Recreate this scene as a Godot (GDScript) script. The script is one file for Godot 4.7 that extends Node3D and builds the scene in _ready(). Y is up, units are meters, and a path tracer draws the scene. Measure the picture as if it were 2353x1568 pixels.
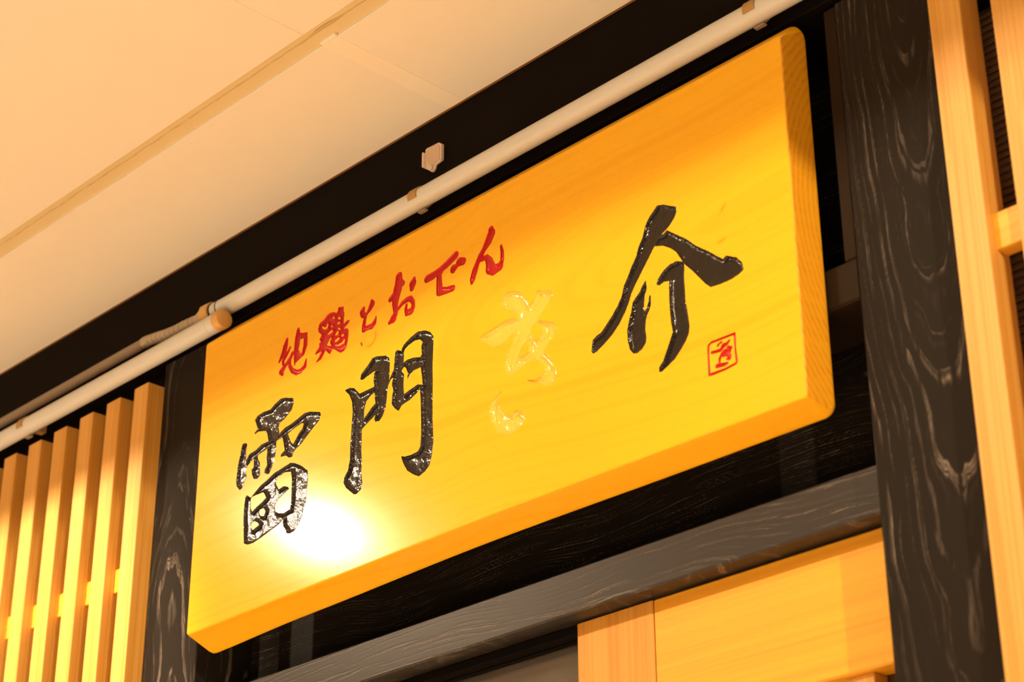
extends Node3D
# A carved wooden shop sign hung between two black posts, seen from below and from the right.
# Units are metres: x along the shopfront, y up, z out of it (0 = the front of the posts).

const SIGN_Y := 2.68          # height of the middle of the sign
const FRONT := 0.05           # front face of the sign
const STEP := 0.8             # grid of the carving, in millimetres
const CEIL := 3.1335

var mat := {}
var rng := RandomNumberGenerator.new()
var taken := {}
var box_cache := {}


func _ready() -> void:
	rng.seed = 7
	# --- camera
	var cam := Camera3D.new()
	cam.name = "camera"
	var lens := CameraAttributesPhysical.new()
	lens.frustum_focal_length = 70.466
	lens.frustum_focus_distance = 2.7
	lens.exposure_aperture = 5.6
	lens.frustum_near = 0.05
	lens.frustum_far = 60.0
	cam.attributes = lens
	cam.keep_aspect = Camera3D.KEEP_HEIGHT
	cam.transform = Transform3D(Basis(Vector3(0.688512, -0.004383, -0.725211), Vector3(0.319570, 0.899496, 0.297962), Vector3(0.651019, -0.436907, 0.620715)), Vector3(1.7924, 1.55, 1.65))
	add_child(cam)
	cam.current = true
	# --- light of the concourse that the shopfront opens on
	var env := Environment.new()
	env.background_mode = Environment.BG_COLOR
	env.background_color = lin(1.0, 0.69, 0.42)
	env.background_energy_multiplier = 0.38
	env.tonemap_mode = Environment.TONE_MAPPER_LINEAR
	env.tonemap_exposure = 1.0
	env.sdfgi_enabled = true
	env.ssao_enabled = true
	env.ssil_enabled = true
	var world := WorldEnvironment.new()
	world.name = "world"
	world.environment = env
	add_child(world)
	make_materials()
	unseen_spotlight(Vector3(-2.27, 3.464, 1.6), Vector3(-0.2, 2.6, 0.05), 2.3, "unseen ceiling lamp out on the left, placed to light the sign")  # out of view; placed to give the hot spot on the sign
	unseen_spotlight(Vector3(-1.0, 3.464, 1.6), Vector3(-1.08, 2.26, 0.0), 9.5, "unseen ceiling lamp straight out from the left slat screen, placed to light it", 18.5)  # out of view; a narrow cone to brighten the left slats
	unseen_spotlight(Vector3(0.1, 3.524, 1.75), Vector3(0.3, 2.5, 0.0), 1.5, "unseen ceiling lamp straight out from the sign, placed to light its right side")  # out of view; evens the light towards the right
	unseen_spotlight(Vector3(3.6, 3.65, 1.9), Vector3(0.5, 2.6, 0.0), 10.0, "unseen ceiling lamp out on the right, placed to light the right end of the sign")  # out of view; lights the end grain and the sides facing right
	unseen_spotlight(Vector3(0.0, 3.464, 1.62), Vector3(1.0, 1.95, 0.0), 0.8, "unseen ceiling lamp near the middle, placed to light the foot of the right post", 21.0)  # out of view; brightens the lower right post
	for x in [-4.2, -1.4, 1.4, 4.2]:  # unseen row; lights the floor so its bounce reaches the ceiling
		unseen_downlight(Vector3(x, 3.92, 2.7), 49.0, ["first", "second", "third", "fourth"][roundi((x + 4.2) / 2.8)] + " unseen hall lamp from the left, placed to light the floor")
	build_hall()
	build_ceiling()
	build_frame()
	build_screens()
	build_doorway()
	build_sign()
	build_pipes()


# ------------------------------------------------------------------ small helpers
func lin(r: float, g: float, b: float) -> Color:
	return Color(r, g, b).linear_to_srgb()


func numbered(called: String) -> String:
	var n: int = taken.get(called, 0)
	taken[called] = n + 1
	return called if n == 0 else "%s_%03d" % [called, n]


func tag(o: Node3D, label: String, category: String, group := "") -> void:
	o.set_meta("label", label)
	if category:
		o.set_meta("category", category)
	if group:
		o.set_meta("group", group)


func thing(called: String, label: String, category: String, at := Vector3.ZERO, group := "") -> Node3D:
	var o := Node3D.new()
	o.name = numbered(called)
	o.position = at
	add_child(o, true)
	tag(o, label, category, group)
	return o


func setting(called: String, label := "") -> Node3D:
	var o := Node3D.new()
	o.name = called
	add_child(o, true)
	o.set_meta("kind", "structure")
	if label:
		o.set_meta("label", label)
	return o


func part(called: String, mesh: Mesh, material: Material, parent: Node, at := Vector3.ZERO, label := "") -> MeshInstance3D:
	var o := MeshInstance3D.new()
	o.name = called
	o.mesh = mesh
	if material:
		o.material_override = material
	o.position = at
	parent.add_child(o, true)
	if label:
		o.set_meta("label", label)
	return o


# a box between two corners, given in the axes of its parent, with chamfered edges
func plank(called: String, lo: Vector3, hi: Vector3, edge: float, material: Material, parent: Node, label := "") -> MeshInstance3D:
	return part(called, chamfered(hi - lo, edge), material, parent, (lo + hi) / 2.0, label)


func put_tri(v: PackedVector3Array, n: PackedVector3Array, a: Vector3, b: Vector3, c: Vector3, out: Vector3) -> void:
	if (b - a).cross(c - a).dot(out) > 0.0:
		v.append_array([a, c, b])
	else:
		v.append_array([a, b, c])
	n.append_array([out, out, out])


func chamfered(size: Vector3, edge: float) -> ArrayMesh:
	var key := "%s %s" % [size, edge]
	if box_cache.has(key):
		return box_cache[key]
	var v := PackedVector3Array()
	var n := PackedVector3Array()
	var h := size / 2.0
	var c := minf(edge, minf(h.x, minf(h.y, h.z)) * 0.6)
	var corner := func(s: Vector3, axis: int) -> Vector3:
		var p := Vector3(s.x * (h.x - c), s.y * (h.y - c), s.z * (h.z - c))
		p[axis] = s[axis] * h[axis]
		return p
	for axis in 3:
		var b := (axis + 1) % 3
		var d := (axis + 2) % 3
		for s in [-1.0, 1.0]:
			var q := []
			for pair in [[-1.0, -1.0], [1.0, -1.0], [1.0, 1.0], [-1.0, 1.0]]:
				var sg := Vector3.ZERO
				sg[axis] = s
				sg[b] = pair[0]
				sg[d] = pair[1]
				q.append(corner.call(sg, axis))
			var out := Vector3.ZERO
			out[axis] = s
			put_tri(v, n, q[0], q[1], q[2], out)
			put_tri(v, n, q[0], q[2], q[3], out)
		# the four chamfers along this axis
		for s1 in [-1.0, 1.0]:
			for s2 in [-1.0, 1.0]:
				var e := []
				for s in [-1.0, 1.0]:
					var sg := Vector3.ZERO
					sg[axis] = s
					sg[b] = s1
					sg[d] = s2
					e.append(corner.call(sg, b))
					e.append(corner.call(sg, d))
				var out := Vector3.ZERO
				out[b] = s1
				out[d] = s2
				out = out.normalized()
				put_tri(v, n, e[0], e[1], e[3], out)
				put_tri(v, n, e[0], e[3], e[2], out)
	for sx in [-1.0, 1.0]:
		for sy in [-1.0, 1.0]:
			for sz in [-1.0, 1.0]:
				var sg := Vector3(sx, sy, sz)
				put_tri(v, n, corner.call(sg, 0), corner.call(sg, 1), corner.call(sg, 2), sg.normalized())
	var m := mesh_of(v, n)
	box_cache[key] = m
	return m


func mesh_of(v: PackedVector3Array, n: PackedVector3Array, uv := PackedVector2Array(), into: ArrayMesh = null) -> ArrayMesh:
	var a := []
	a.resize(Mesh.ARRAY_MAX)
	a[Mesh.ARRAY_VERTEX] = v
	a[Mesh.ARRAY_NORMAL] = n
	if uv.size():
		a[Mesh.ARRAY_TEX_UV] = uv
	var m := into if into else ArrayMesh.new()
	m.add_surface_from_arrays(Mesh.PRIMITIVE_TRIANGLES, a)
	return m


# a skin over rows of points (each row a loop, if closed), with smooth normals weighted by area; uv_of turns a point into its texture place
func skin(rows: Array, closed: bool, uv_of = null, into: ArrayMesh = null, turned := false) -> ArrayMesh:
	var nr := rows.size()
	var nc: int = rows[0].size()
	var normals := PackedVector3Array()
	normals.resize(nr * nc)
	var last := nc if closed else nc - 1
	for i in nr - 1:
		for j in last:
			var k := (j + 1) % nc
			var a: Vector3 = rows[i][j]
			var b: Vector3 = rows[i][k]
			var c: Vector3 = rows[i + 1][k]
			var d: Vector3 = rows[i + 1][j]
			var w := (c - a).cross(d - b)
			if turned:
				w = -w
			for q in [i * nc + j, i * nc + k, (i + 1) * nc + k, (i + 1) * nc + j]:
				normals[q] += w
	var v := PackedVector3Array()
	var n := PackedVector3Array()
	var uv := PackedVector2Array()
	for i in nr - 1:
		for j in last:
			var k := (j + 1) % nc
			var ids := [[i, j], [i + 1, k], [i, k], [i, j], [i + 1, j], [i + 1, k]] if not turned else [[i, j], [i, k], [i + 1, k], [i, j], [i + 1, k], [i + 1, j]]
			for q in ids:
				var p: Vector3 = rows[q[0]][q[1]]
				v.append(p)
				n.append(normals[q[0] * nc + q[1]].normalized())
				if uv_of != null:
					uv.append(uv_of.call(p))
	return mesh_of(v, n, uv, into)


# a tube along points; each point has its radius; ends closed by a radius of nothing
func tube(points: PackedVector3Array, radii: PackedFloat32Array, sides := 28) -> ArrayMesh:
	var rows := []
	for i in points.size():
		var dir := (points[mini(i + 1, points.size() - 1)] - points[maxi(i - 1, 0)]).normalized()
		var up := Vector3.UP
		var side := dir.cross(up).normalized()
		up = side.cross(dir).normalized()
		var row := PackedVector3Array()
		for j in sides:
			var t := TAU * j / sides
			row.append(points[i] + (side * cos(t) + up * sin(t)) * radii[i])
		rows.append(row)
	return skin(rows, true)


func rod(x0: float, x1: float, r: float, sides := 28, lip := 0.0008) -> ArrayMesh:
	# a straight round bar along x with eased ends
	var p := PackedVector3Array([Vector3(x0, 0, 0), Vector3(x0, 0, 0), Vector3(x0, 0, 0), Vector3(x0 + lip, 0, 0), Vector3(x0 + lip * 2, 0, 0), Vector3(x1 - lip * 2, 0, 0), Vector3(x1 - lip, 0, 0), Vector3(x1, 0, 0), Vector3(x1, 0, 0), Vector3(x1, 0, 0)])
	var rr := PackedFloat32Array([0.0001, (r - lip) * 0.5, r - lip, r - lip * 0.3, r, r, r - lip * 0.3, r - lip, (r - lip) * 0.5, 0.0001])
	var rows := []
	for i in p.size():
		var row := PackedVector3Array()
		for j in sides:
			var t := TAU * j / sides
			row.append(p[i] + Vector3(0, sin(t), cos(t)) * rr[i])
		rows.append(row)
	return skin(rows, true, null, null, true)


# an outline (x, y) thickened along z, with a chamfer round its front
func slab(outline: PackedVector2Array, z0: float, z1: float, edge: float) -> ArrayMesh:
	var v := PackedVector3Array()
	var n := PackedVector3Array()
	var inner: PackedVector2Array = outline
	if edge > 0.0:
		var shrunk := Geometry2D.offset_polygon(outline, -edge)
		if shrunk.size():
			inner = shrunk[0]
	for f in [[inner, z1, Vector3.BACK], [outline, z0, Vector3.FORWARD]]:
		var pts: PackedVector2Array = f[0]
		var tri := Geometry2D.triangulate_polygon(pts)
		for i in range(0, tri.size(), 3):
			var q := []
			for k in 3:
				q.append(Vector3(pts[tri[i + k]].x, pts[tri[i + k]].y, f[1]))
			put_tri(v, n, q[0], q[1], q[2], f[2])
	var turn := 1.0 if not Geometry2D.is_polygon_clockwise(outline) else -1.0
	var walls := [[outline, z0, z1 - edge, 0.0], [outline, z1 - edge, z1, edge]]
	for w in walls:
		for i in outline.size():
			var a := outline[i]
			var b := outline[(i + 1) % outline.size()]
			var d := (b - a).normalized()
			var o := Vector2(d.y, -d.x) * turn
			if w[3] > 0.0:
				var o2 := Vector3(o.x, o.y, 1.0).normalized()
				var a2 := near(inner, a)
				var b2 := near(inner, b)
				put_tri(v, n, Vector3(a.x, a.y, w[1]), Vector3(b.x, b.y, w[1]), Vector3(b2.x, b2.y, w[2]), o2)
				if a2 != b2:
					put_tri(v, n, Vector3(a.x, a.y, w[1]), Vector3(b2.x, b2.y, w[2]), Vector3(a2.x, a2.y, w[2]), o2)
			else:
				put_tri(v, n, Vector3(a.x, a.y, w[1]), Vector3(b.x, b.y, w[1]), Vector3(b.x, b.y, w[2]), Vector3(o.x, o.y, 0))
				put_tri(v, n, Vector3(a.x, a.y, w[1]), Vector3(b.x, b.y, w[2]), Vector3(a.x, a.y, w[2]), Vector3(o.x, o.y, 0))
	return mesh_of(v, n)


func near(pts: PackedVector2Array, to: Vector2) -> Vector2:
	var best := pts[0]
	for p in pts:
		if p.distance_squared_to(to) < best.distance_squared_to(to):
			best = p
	return best


# ------------------------------------------------------------------ materials
func plain(color: Color, rough: float, shine := 0.5) -> StandardMaterial3D:
	var m := StandardMaterial3D.new()
	m.albedo_color = color
	m.roughness = rough
	m.metallic_specular = shine
	return m


func noise(freq: float, octaves := 1, with_seed := 1) -> FastNoiseLite:
	var n := FastNoiseLite.new()
	n.noise_type = FastNoiseLite.TYPE_SIMPLEX_SMOOTH
	n.frequency = freq
	n.seed = with_seed
	n.fractal_type = FastNoiseLite.FRACTAL_FBM if octaves > 1 else FastNoiseLite.FRACTAL_NONE
	n.fractal_octaves = octaves
	return n


func picture(w: int, h: int, bytes: PackedByteArray) -> ImageTexture:
	return ImageTexture.create_from_image(Image.create_from_data(w, h, false, Image.FORMAT_RGB8, bytes))


func put_rgb(bytes: PackedByteArray, at: int, c: Color) -> void:
	bytes[at] = int(clampf(c.r, 0, 1) * 255.0)
	bytes[at + 1] = int(clampf(c.g, 0, 1) * 255.0)
	bytes[at + 2] = int(clampf(c.b, 0, 1) * 255.0)


# open-pored oak stained black, sawn flat: the rings come to the surface as long arcs and the pores along them are pale.
# "along" runs with the grain; heart(u along, metres) gives where the heart lies across and how deep under the surface.
func black_oak(w: int, h: int, size: Vector2, upright: bool, hearts: Array, with_seed: int) -> Array:
	var color := PackedByteArray()
	color.resize(w * h * 3)
	var relief := PackedByteArray()
	relief.resize(w * h)
	var wander := noise(2.2, 2, with_seed)
	var depth := noise(3.0, 2, with_seed + 5)
	var fine := noise(26.0, 2, with_seed + 9)
	var pore := noise(1.0, 2, with_seed + 13)
	var cloud := noise(9.0, 2, with_seed + 21)
	var jitter := noise(1.0, 1, with_seed + 25)
	var broken := noise(1.0, 2, with_seed + 29)
	var n_along := h if upright else w
	var n_across := w if upright else h
	var len_along := size.y if upright else size.x
	var len_across := size.x if upright else size.y
	var dark := lin(0.020, 0.016, 0.0135)
	var pale := lin(0.25, 0.21, 0.175)
	for i in n_along:
		var t := len_along * i / n_along
		for j in n_across:
			var u := len_across * j / n_across
			var heart: Array = hearts[0]
			for hh in hearts:
				if absf(hh[0] - u) < absf(heart[0] - u):
					heart = hh
			var off: float = u - heart[0] - 0.025 * wander.get_noise_2d(t * 0.8, heart[0] * 9.0)
			var deep: float = heart[1] + heart[2] * absf(t - heart[3]) + 0.010 * depth.get_noise_2d(t * 1.2, heart[0] * 31.0)
			var r: float = sqrt(off * off + deep * deep) + 0.0016 * fine.get_noise_2d(t * 0.35, u * 2.0)
			var ring: float = r * heart[4]
			ring += 0.35 * jitter.get_noise_1d(ring * 3.0)
			var ph := fposmod(ring, 1.0)
			var rnd := fposmod(sin(floorf(ring) * 12.9898 + with_seed) * 43758.55, 1.0)
			var band := exp(-ph * 4.6) * minf(1.0, ph * 20.0) * (0.40 + 0.9 * rnd)
			band *= smoothstep(-0.75, 0.25, broken.get_noise_2d(t * 5.0, u * 70.0))
			var st := pore.get_noise_2d(t * 42.0, u * 1500.0) * 0.5 + 0.5
			var a := clampf(band * (0.45 + 1.1 * st) - 0.10, 0.0, 1.0)
			a = clampf(a + 0.34 * maxf(0.0, st - 0.62) * (0.4 + broken.get_noise_2d(t * 3.0 + 70.0, u * 30.0)), 0.0, 1.0)
			a = clampf(a * (0.95 + 0.7 * cloud.get_noise_2d(t, u)), 0.0, 1.0)
			var at := (i * w + j) if upright else (j * w + i)
			put_rgb(color, at * 3, dark.lerp(pale, a))
			relief[at] = int(clampf(200.0 - 170.0 * a, 0, 255))
	var ri := Image.create_from_data(w, h, false, Image.FORMAT_L8, relief)
	return [picture(w, h, color), ImageTexture.create_from_image(ri)]


func oak_material(maps: Array, size: Vector2, shift: Vector3) -> StandardMaterial3D:
	var m := plain(Color.WHITE, 0.5, 0.12)
	m.albedo_texture = maps[0]
	m.heightmap_enabled = true
	m.heightmap_texture = maps[1]
	m.heightmap_scale = 0.05
	m.uv1_triplanar = true
	m.uv1_world_triplanar = true
	m.uv1_triplanar_sharpness = 8.0
	m.uv1_scale = Vector3(1.0 / size.x, 1.0 / size.y, 1.0 / size.x)
	m.uv1_offset = shift
	return m


# quiet straight-grained softwood: fine lines along the grain, broader tone across
func softwood(upright: bool, with_seed: int, light: Color, dark: Color, size := 512) -> ImageTexture:
	var n := noise(0.05, 3, with_seed)
	var thin := n.get_seamless_image(size, 32)
	n.frequency = 0.012
	n.seed += 3
	var broad := n.get_seamless_image(size, 32)
	thin.resize(size, size, Image.INTERPOLATE_CUBIC)
	broad.resize(size, size, Image.INTERPOLATE_CUBIC)
	var b1 := thin.get_data()
	var b2 := broad.get_data()
	var bytes := PackedByteArray()
	bytes.resize(size * size * 3)
	for i in size:
		for j in size:
			var s := i * size + j
			var k := b1[s] / 255.0 * 0.55 + b2[s] / 255.0 * 0.45
			k = smoothstep(0.25, 0.8, k)
			var at := s if upright else j * size + i
			put_rgb(bytes, at * 3, light.lerp(dark, k))
	return picture(size, size, bytes)


func softwood_material(tex: ImageTexture, size: Vector3, rough: float, shift := Vector3.ZERO) -> StandardMaterial3D:
	var m := plain(Color.WHITE, rough, 0.5)
	m.albedo_texture = tex
	m.uv1_triplanar = true
	m.uv1_world_triplanar = true
	m.uv1_triplanar_sharpness = 6.0
	m.uv1_scale = Vector3(1.0 / size.x, 1.0 / size.y, 1.0 / size.z)
	m.uv1_offset = shift
	return m


# the face of the sign: a wide plank sawn flat, fine ring lines along it, arcs towards the right end, a knot under the red writing
func sign_face(w: int, h: int) -> Array:
	var bytes := PackedByteArray()
	bytes.resize(w * h * 3)
	var relief := PackedByteArray()
	relief.resize(w * h)
	var wander := noise(1.6, 2, 4)
	var wave := noise(5.0, 2, 8)
	var fine := noise(1.0, 2, 11)
	var tone := noise(4.0, 2, 15)
	var rings := noise(1.0, 2, 19)
	var light := lin(0.90, 0.50, 0.016)
	var line := lin(0.86, 0.39, 0.008)
	var knot := Vector2(-0.176, 0.104)
	var knot_dark := lin(0.20, 0.07, 0.012)
	for i in h:
		var y := 0.25 - 0.5 * i / h
		for j in w:
			var x := -0.6 + 1.2 * j / w
			# rings: the heart runs along the plank, rising out of it at the right
			var hy := y - 0.035 - 0.02 * wander.get_noise_2d(x, 3.0)
			var deep := 0.13 - 0.24 * smoothstep(-0.3, 0.62, x) * 0.5 + 0.010 * wave.get_noise_2d(x * 0.35, y * 1.2)
			var r := sqrt(hy * hy + deep * deep)
			var dk := Vector2(x - knot.x, (y - knot.y) * 1.15)
			var kd := dk.length()
			r += 0.010 * exp(-kd * kd / 0.0012) * signf(dk.y + 0.0001)
			r += 0.0008 * wave.get_noise_2d(x * 0.9 + 9.0, y * 6.0)
			var band := smoothstep(-0.1, 0.75, rings.get_noise_1d(r * 100.0)) * 0.7 + smoothstep(0.0, 0.8, rings.get_noise_1d(r * 37.0 + 300.0)) * 0.5
			var st := fine.get_noise_2d(x * 22.0, y * 800.0)
			var a := band * 0.42 + 0.07 * st + 0.12 * tone.get_noise_2d(x * 0.35, y * 2.6)
			var c := light.lerp(line, clampf(a, 0.0, 1.0))
			if kd < 0.04:
				var ring := smoothstep(0.026, 0.012, kd) * smoothstep(0.004, 0.014, kd)
				c = c.lerp(line, ring * 0.55)
				var edge := exp(-pow((kd - 0.0138) / 0.0011, 2.0)) * smoothstep(0.1, 0.7, cos(atan2(dk.y, dk.x) + 0.75))
				c = c.lerp(lin(0.45, 0.16, 0.01), edge * 0.75)
				var chip := Vector2(x + 0.1935, y - 0.1010).rotated(-0.5)
				var ch := exp(-(chip.x * chip.x / 0.0000022 + chip.y * chip.y / 0.0000120))
				c = c.lerp(knot_dark, clampf(ch * 1.3, 0, 1))
			for fleck in [Vector3(0.475, 0.043, 0.9), Vector3(0.4706, 0.0007, 0.2)]:
				var q := Vector2(x - fleck.x, y - fleck.y).rotated(-fleck.z)
				c = c.lerp(lin(0.6, 0.24, 0.015), 0.6 * exp(-(q.x * q.x / 0.000050 + q.y * q.y / 0.000005)))
			var at := i * w + j
			put_rgb(bytes, at * 3, c)
			relief[at] = int(clampf(128.0 + 90.0 * st - 40.0 * band, 0, 255))
	return [picture(w, h, bytes), ImageTexture.create_from_image(Image.create_from_data(w, h, false, Image.FORMAT_L8, relief))]


func end_grain(w: int, h: int) -> ImageTexture:
	var bytes := PackedByteArray()
	bytes.resize(w * h * 3)
	var wob := noise(0.02, 2, 31)
	var light := lin(0.86, 0.42, 0.014)
	var dark := lin(0.50, 0.16, 0.008)
	for i in h:
		var y := 0.25 - 0.5 * i / h
		for j in w:
			var z := 0.06 * j / w
			var r := sqrt(pow(y - 0.03, 2.0) + pow(z + 0.16, 2.0)) + 0.0012 * wob.get_noise_2d(j * 1.5, i)
			var ph := fposmod(r * 120.0, 1.0)
			var a := smoothstep(0.2, 0.9, ph) * (1.0 - smoothstep(0.93, 1.0, ph)) * (0.26 + 0.2 * wob.get_noise_2d(j * 0.3, i * 2.0 + 90.0))
			put_rgb(bytes, (i * w + j) * 3, light.lerp(dark, clampf(a, 0, 1)))
	return picture(w, h, bytes)


func make_materials() -> void:
	var post_size := Vector2(0.6, 1.2)
	mat.post = oak_material(black_oak(768, 1536, post_size, true, [[0.130, 0.006, 0.085, -0.06, 120.0], [0.505, 0.006, 0.085, 1.30, 120.0]], 3), post_size, Vector3(0, -1.86 / 1.2, 0.3))
	var beam_size := Vector2(1.28, 0.32)
	mat.lintel = oak_material(black_oak(2048, 512, beam_size, false, [[0.330, 0.014, 0.045, 0.35, 170.0], [0.12, 0.05, 0.02, 0.5, 330.0]], 17), beam_size, Vector3(0.5, -2.325 / 0.32, 0.4))
	mat.lintel.roughness = 0.4
	mat.lintel.metallic_specular = 0.42
	mat.lintel_shaded = mat.lintel.duplicate()
	mat.lintel_shaded.metallic_specular = 0.13
	mat.lintel_shaded.albedo_color = lin(0.6, 0.6, 0.6)  # lintel oak darkened for the shadow behind the sign
	mat.black = plain(lin(0.006, 0.0042, 0.003), 0.6, 0.13)
	mat.shadowed = plain(lin(0.006, 0.005, 0.0045), 0.7, 0.1)  # near black; the shade of these recesses is put into the colour
	var slat_tex := softwood(true, 21, lin(0.70, 0.385, 0.088), lin(0.61, 0.295, 0.042))
	mat.slat = softwood_material(slat_tex, Vector3(0.16, 1.1, 0.16), 0.5)
	mat.rail = softwood_material(softwood(false, 23, lin(0.86, 0.49, 0.045), lin(0.78, 0.38, 0.03)), Vector3(1.1, 0.16, 0.16), 0.5)
	mat.stile = softwood_material(slat_tex, Vector3(0.21, 1.3, 0.21), 0.5, Vector3(0.37, 0, 0))
	mat.stile.albedo_color = lin(0.98, 0.86, 0.55)
	mat.door = softwood_material(softwood(false, 29, lin(0.84, 0.42, 0.020), lin(0.78, 0.345, 0.014)), Vector3(1.2, 0.24, 0.24), 0.45)
	var face := sign_face(1536, 640)
	mat.face = plain(Color.WHITE, 0.6, 0.1)
	mat.face.albedo_texture = face[0]
	mat.face.heightmap_enabled = true
	mat.face.heightmap_texture = face[1]
	mat.face.heightmap_scale = 0.022
	mat.face.clearcoat_enabled = true
	mat.face.clearcoat = 0.42
	mat.face.clearcoat_roughness = 0.155
	mat.end = plain(Color.WHITE, 0.45, 0.5)
	mat.end.albedo_texture = end_grain(128, 1024)
	mat.ink = plain(lin(0.009, 0.0062, 0.0045), 0.12, 0.45)
	mat.ink.clearcoat_enabled = false
	mat.ink.clearcoat = 0.5
	mat.ink.clearcoat_roughness = 0.06
	mat.red = plain(lin(0.50, 0.002, 0.002), 0.22, 0.4)
	mat.gold = plain(lin(0.93, 0.56, 0.060), 0.18, 0.5)
	mat.gold.clearcoat_enabled = true
	mat.gold.clearcoat = 0.6
	mat.gold.clearcoat_roughness = 0.1
	mat.plaster = plain(lin(0.79, 0.76, 0.69), 0.85, 0.3)
	var speck := NoiseTexture2D.new()
	speck.noise = noise(0.05, 3, 41)
	speck.width = 256
	speck.height = 256
	speck.seamless = true
	mat.plaster.heightmap_enabled = true
	mat.plaster.heightmap_texture = speck
	mat.plaster.heightmap_scale = 0.03
	mat.plaster.uv1_triplanar = true
	mat.plaster.uv1_world_triplanar = true
	mat.plaster.uv1_scale = Vector3(3, 3, 3)
	mat.caulk = plain(lin(0.66, 0.565, 0.34), 0.7, 0.4)
	mat.bead = plain(lin(0.52, 0.40, 0.21), 0.7, 0.4)
	mat.tape = plain(lin(0.835, 0.785, 0.685), 0.8, 0.3)
	mat.pvc = plain(lin(0.64, 0.66, 0.66), 0.38, 0.5)
	mat.grey = plain(lin(0.30, 0.235, 0.18), 0.45, 0.4)
	mat.nuki = plain(lin(0.022, 0.014, 0.008), 0.55, 0.18)
	mat.trim = plain(lin(0.16, 0.07, 0.02), 0.6, 0.3)
	mat.dim = plain(lin(0.05, 0.027, 0.009), 0.7, 0.2)  # brown darkened for the unlit room behind the glass
	mat.ring = plain(lin(0.06, 0.045, 0.035), 0.5)
	mat.cap = plain(lin(0.66, 0.40, 0.13), 0.45, 0.5)
	mat.clip = plain(lin(0.42, 0.25, 0.08), 0.4, 0.5)
	mat.zinc = plain(lin(0.55, 0.45, 0.33), 0.35, 0.6)
	mat.zinc.metallic = 0.7
	mat.flex = plain(lin(0.50, 0.42, 0.32), 0.5, 0.5)
	mat.mount = plain(lin(0.74, 0.62, 0.53), 0.5, 0.5)
	mat.pad = plain(lin(0.60, 0.47, 0.36), 0.8, 0.3)
	mat.floor = plain(lin(0.62, 0.52, 0.40), 0.5, 0.5)
	mat.hall = plain(lin(0.75, 0.68, 0.56), 0.8, 0.3)
	mat.brown = plain(lin(0.12, 0.06, 0.02), 0.7, 0.3)
	mat.rib = plain(lin(0.19, 0.115, 0.07), 0.65, 0.4)
	mat.white = plain(lin(0.8, 0.78, 0.74), 0.4, 0.5)
	mat.bulb = plain(lin(0.9, 0.9, 0.9), 0.5, 0.5)
	mat.bulb.emission_enabled = true
	mat.bulb.emission = lin(1.0, 0.86, 0.68)
	mat.bulb.emission_energy_multiplier = 6.0
	mat.glass = plain(Color(0.9, 0.85, 0.8, 0.06), 0.02, 0.5)
	mat.glass.transparency = BaseMaterial3D.TRANSPARENCY_ALPHA


# ------------------------------------------------------------------ lamps and the hall outside the frame
func unseen_spotlight(at: Vector3, to: Vector3, energy: float, label: String, cone := 65.0) -> void:  # an unseen ceiling lamp with its fitting
	var o := thing("unseen_ceiling_spotlight", label, "unseen_spotlight", at)
	var dir := (to - at).normalized()
	var side := dir.cross(Vector3.UP).normalized()
	var up := side.cross(dir)
	var turn := Basis(side, up, -dir)
	var can := part("housing", tube_z(0.042, 0.038, -0.005, 0.15), mat.white, o)
	can.basis = turn
	var bulb := part("bulb", tube_z(0.030, 0.030, -0.004, 0.004), mat.bulb, o)
	bulb.basis = turn
	var stem_top := 3.9 - at.y
	part("stem", chamfered(Vector3(0.016, stem_top, 0.016), 0.002), mat.white, o, Vector3(0, stem_top / 2.0, 0) - dir * 0.11)
	var l := SpotLight3D.new()
	l.name = "lamp"
	l.light_color = lin(1.0, 0.745, 0.49)
	l.light_energy = energy
	l.light_size = 0.028
	l.spot_range = 12.0
	l.spot_attenuation = 2.0
	l.spot_angle = cone
	l.spot_angle_attenuation = 0.25 if cone > 40.0 else 0.7
	l.shadow_enabled = true
	o.add_child(l)
	l.transform = Transform3D(turn, dir * 0.012)


func unseen_downlight(at: Vector3, energy: float, label: String) -> void:  # an unseen lamp overhead, shining straight down on the floor
	var o := thing("unseen_downlight", label, "unseen_downlight", at)
	var turn := Basis(Vector3.RIGHT, Vector3.BACK, Vector3.DOWN)
	var rim := part("trim_ring", tube_z(0.095, 0.085, 0.001, 0.012), mat.white, o)
	rim.basis = turn
	var bulb := part("bulb", tube_z(0.070, 0.070, 0.0121, 0.016), mat.bulb, o)
	bulb.basis = turn
	var l := SpotLight3D.new()
	l.name = "lamp"
	l.light_color = lin(1.0, 0.745, 0.49)
	l.light_energy = energy
	l.light_size = 0.07
	l.spot_range = 12.0
	l.spot_attenuation = 2.0
	l.spot_angle = 38.0
	l.spot_angle_attenuation = 0.5
	l.shadow_enabled = true
	o.add_child(l)
	l.transform = Transform3D(Basis(Vector3.RIGHT, Vector3.FORWARD, Vector3.UP), Vector3(0, -0.03, 0))


func tube_z(r0: float, r1: float, z0: float, z1: float) -> ArrayMesh:
	var rows := []
	for q in [[0.0001, z0], [r0 - 0.002, z0], [r0, z0 + 0.002], [r1, z1 - 0.002], [r1 - 0.002, z1], [0.0001, z1]]:
		var row := PackedVector3Array()
		for j in 24:
			var t := TAU * j / 24
			row.append(Vector3(cos(t) * q[0], sin(t) * q[0], q[1]))
		rows.append(row)
	return skin(rows, true)


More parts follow.
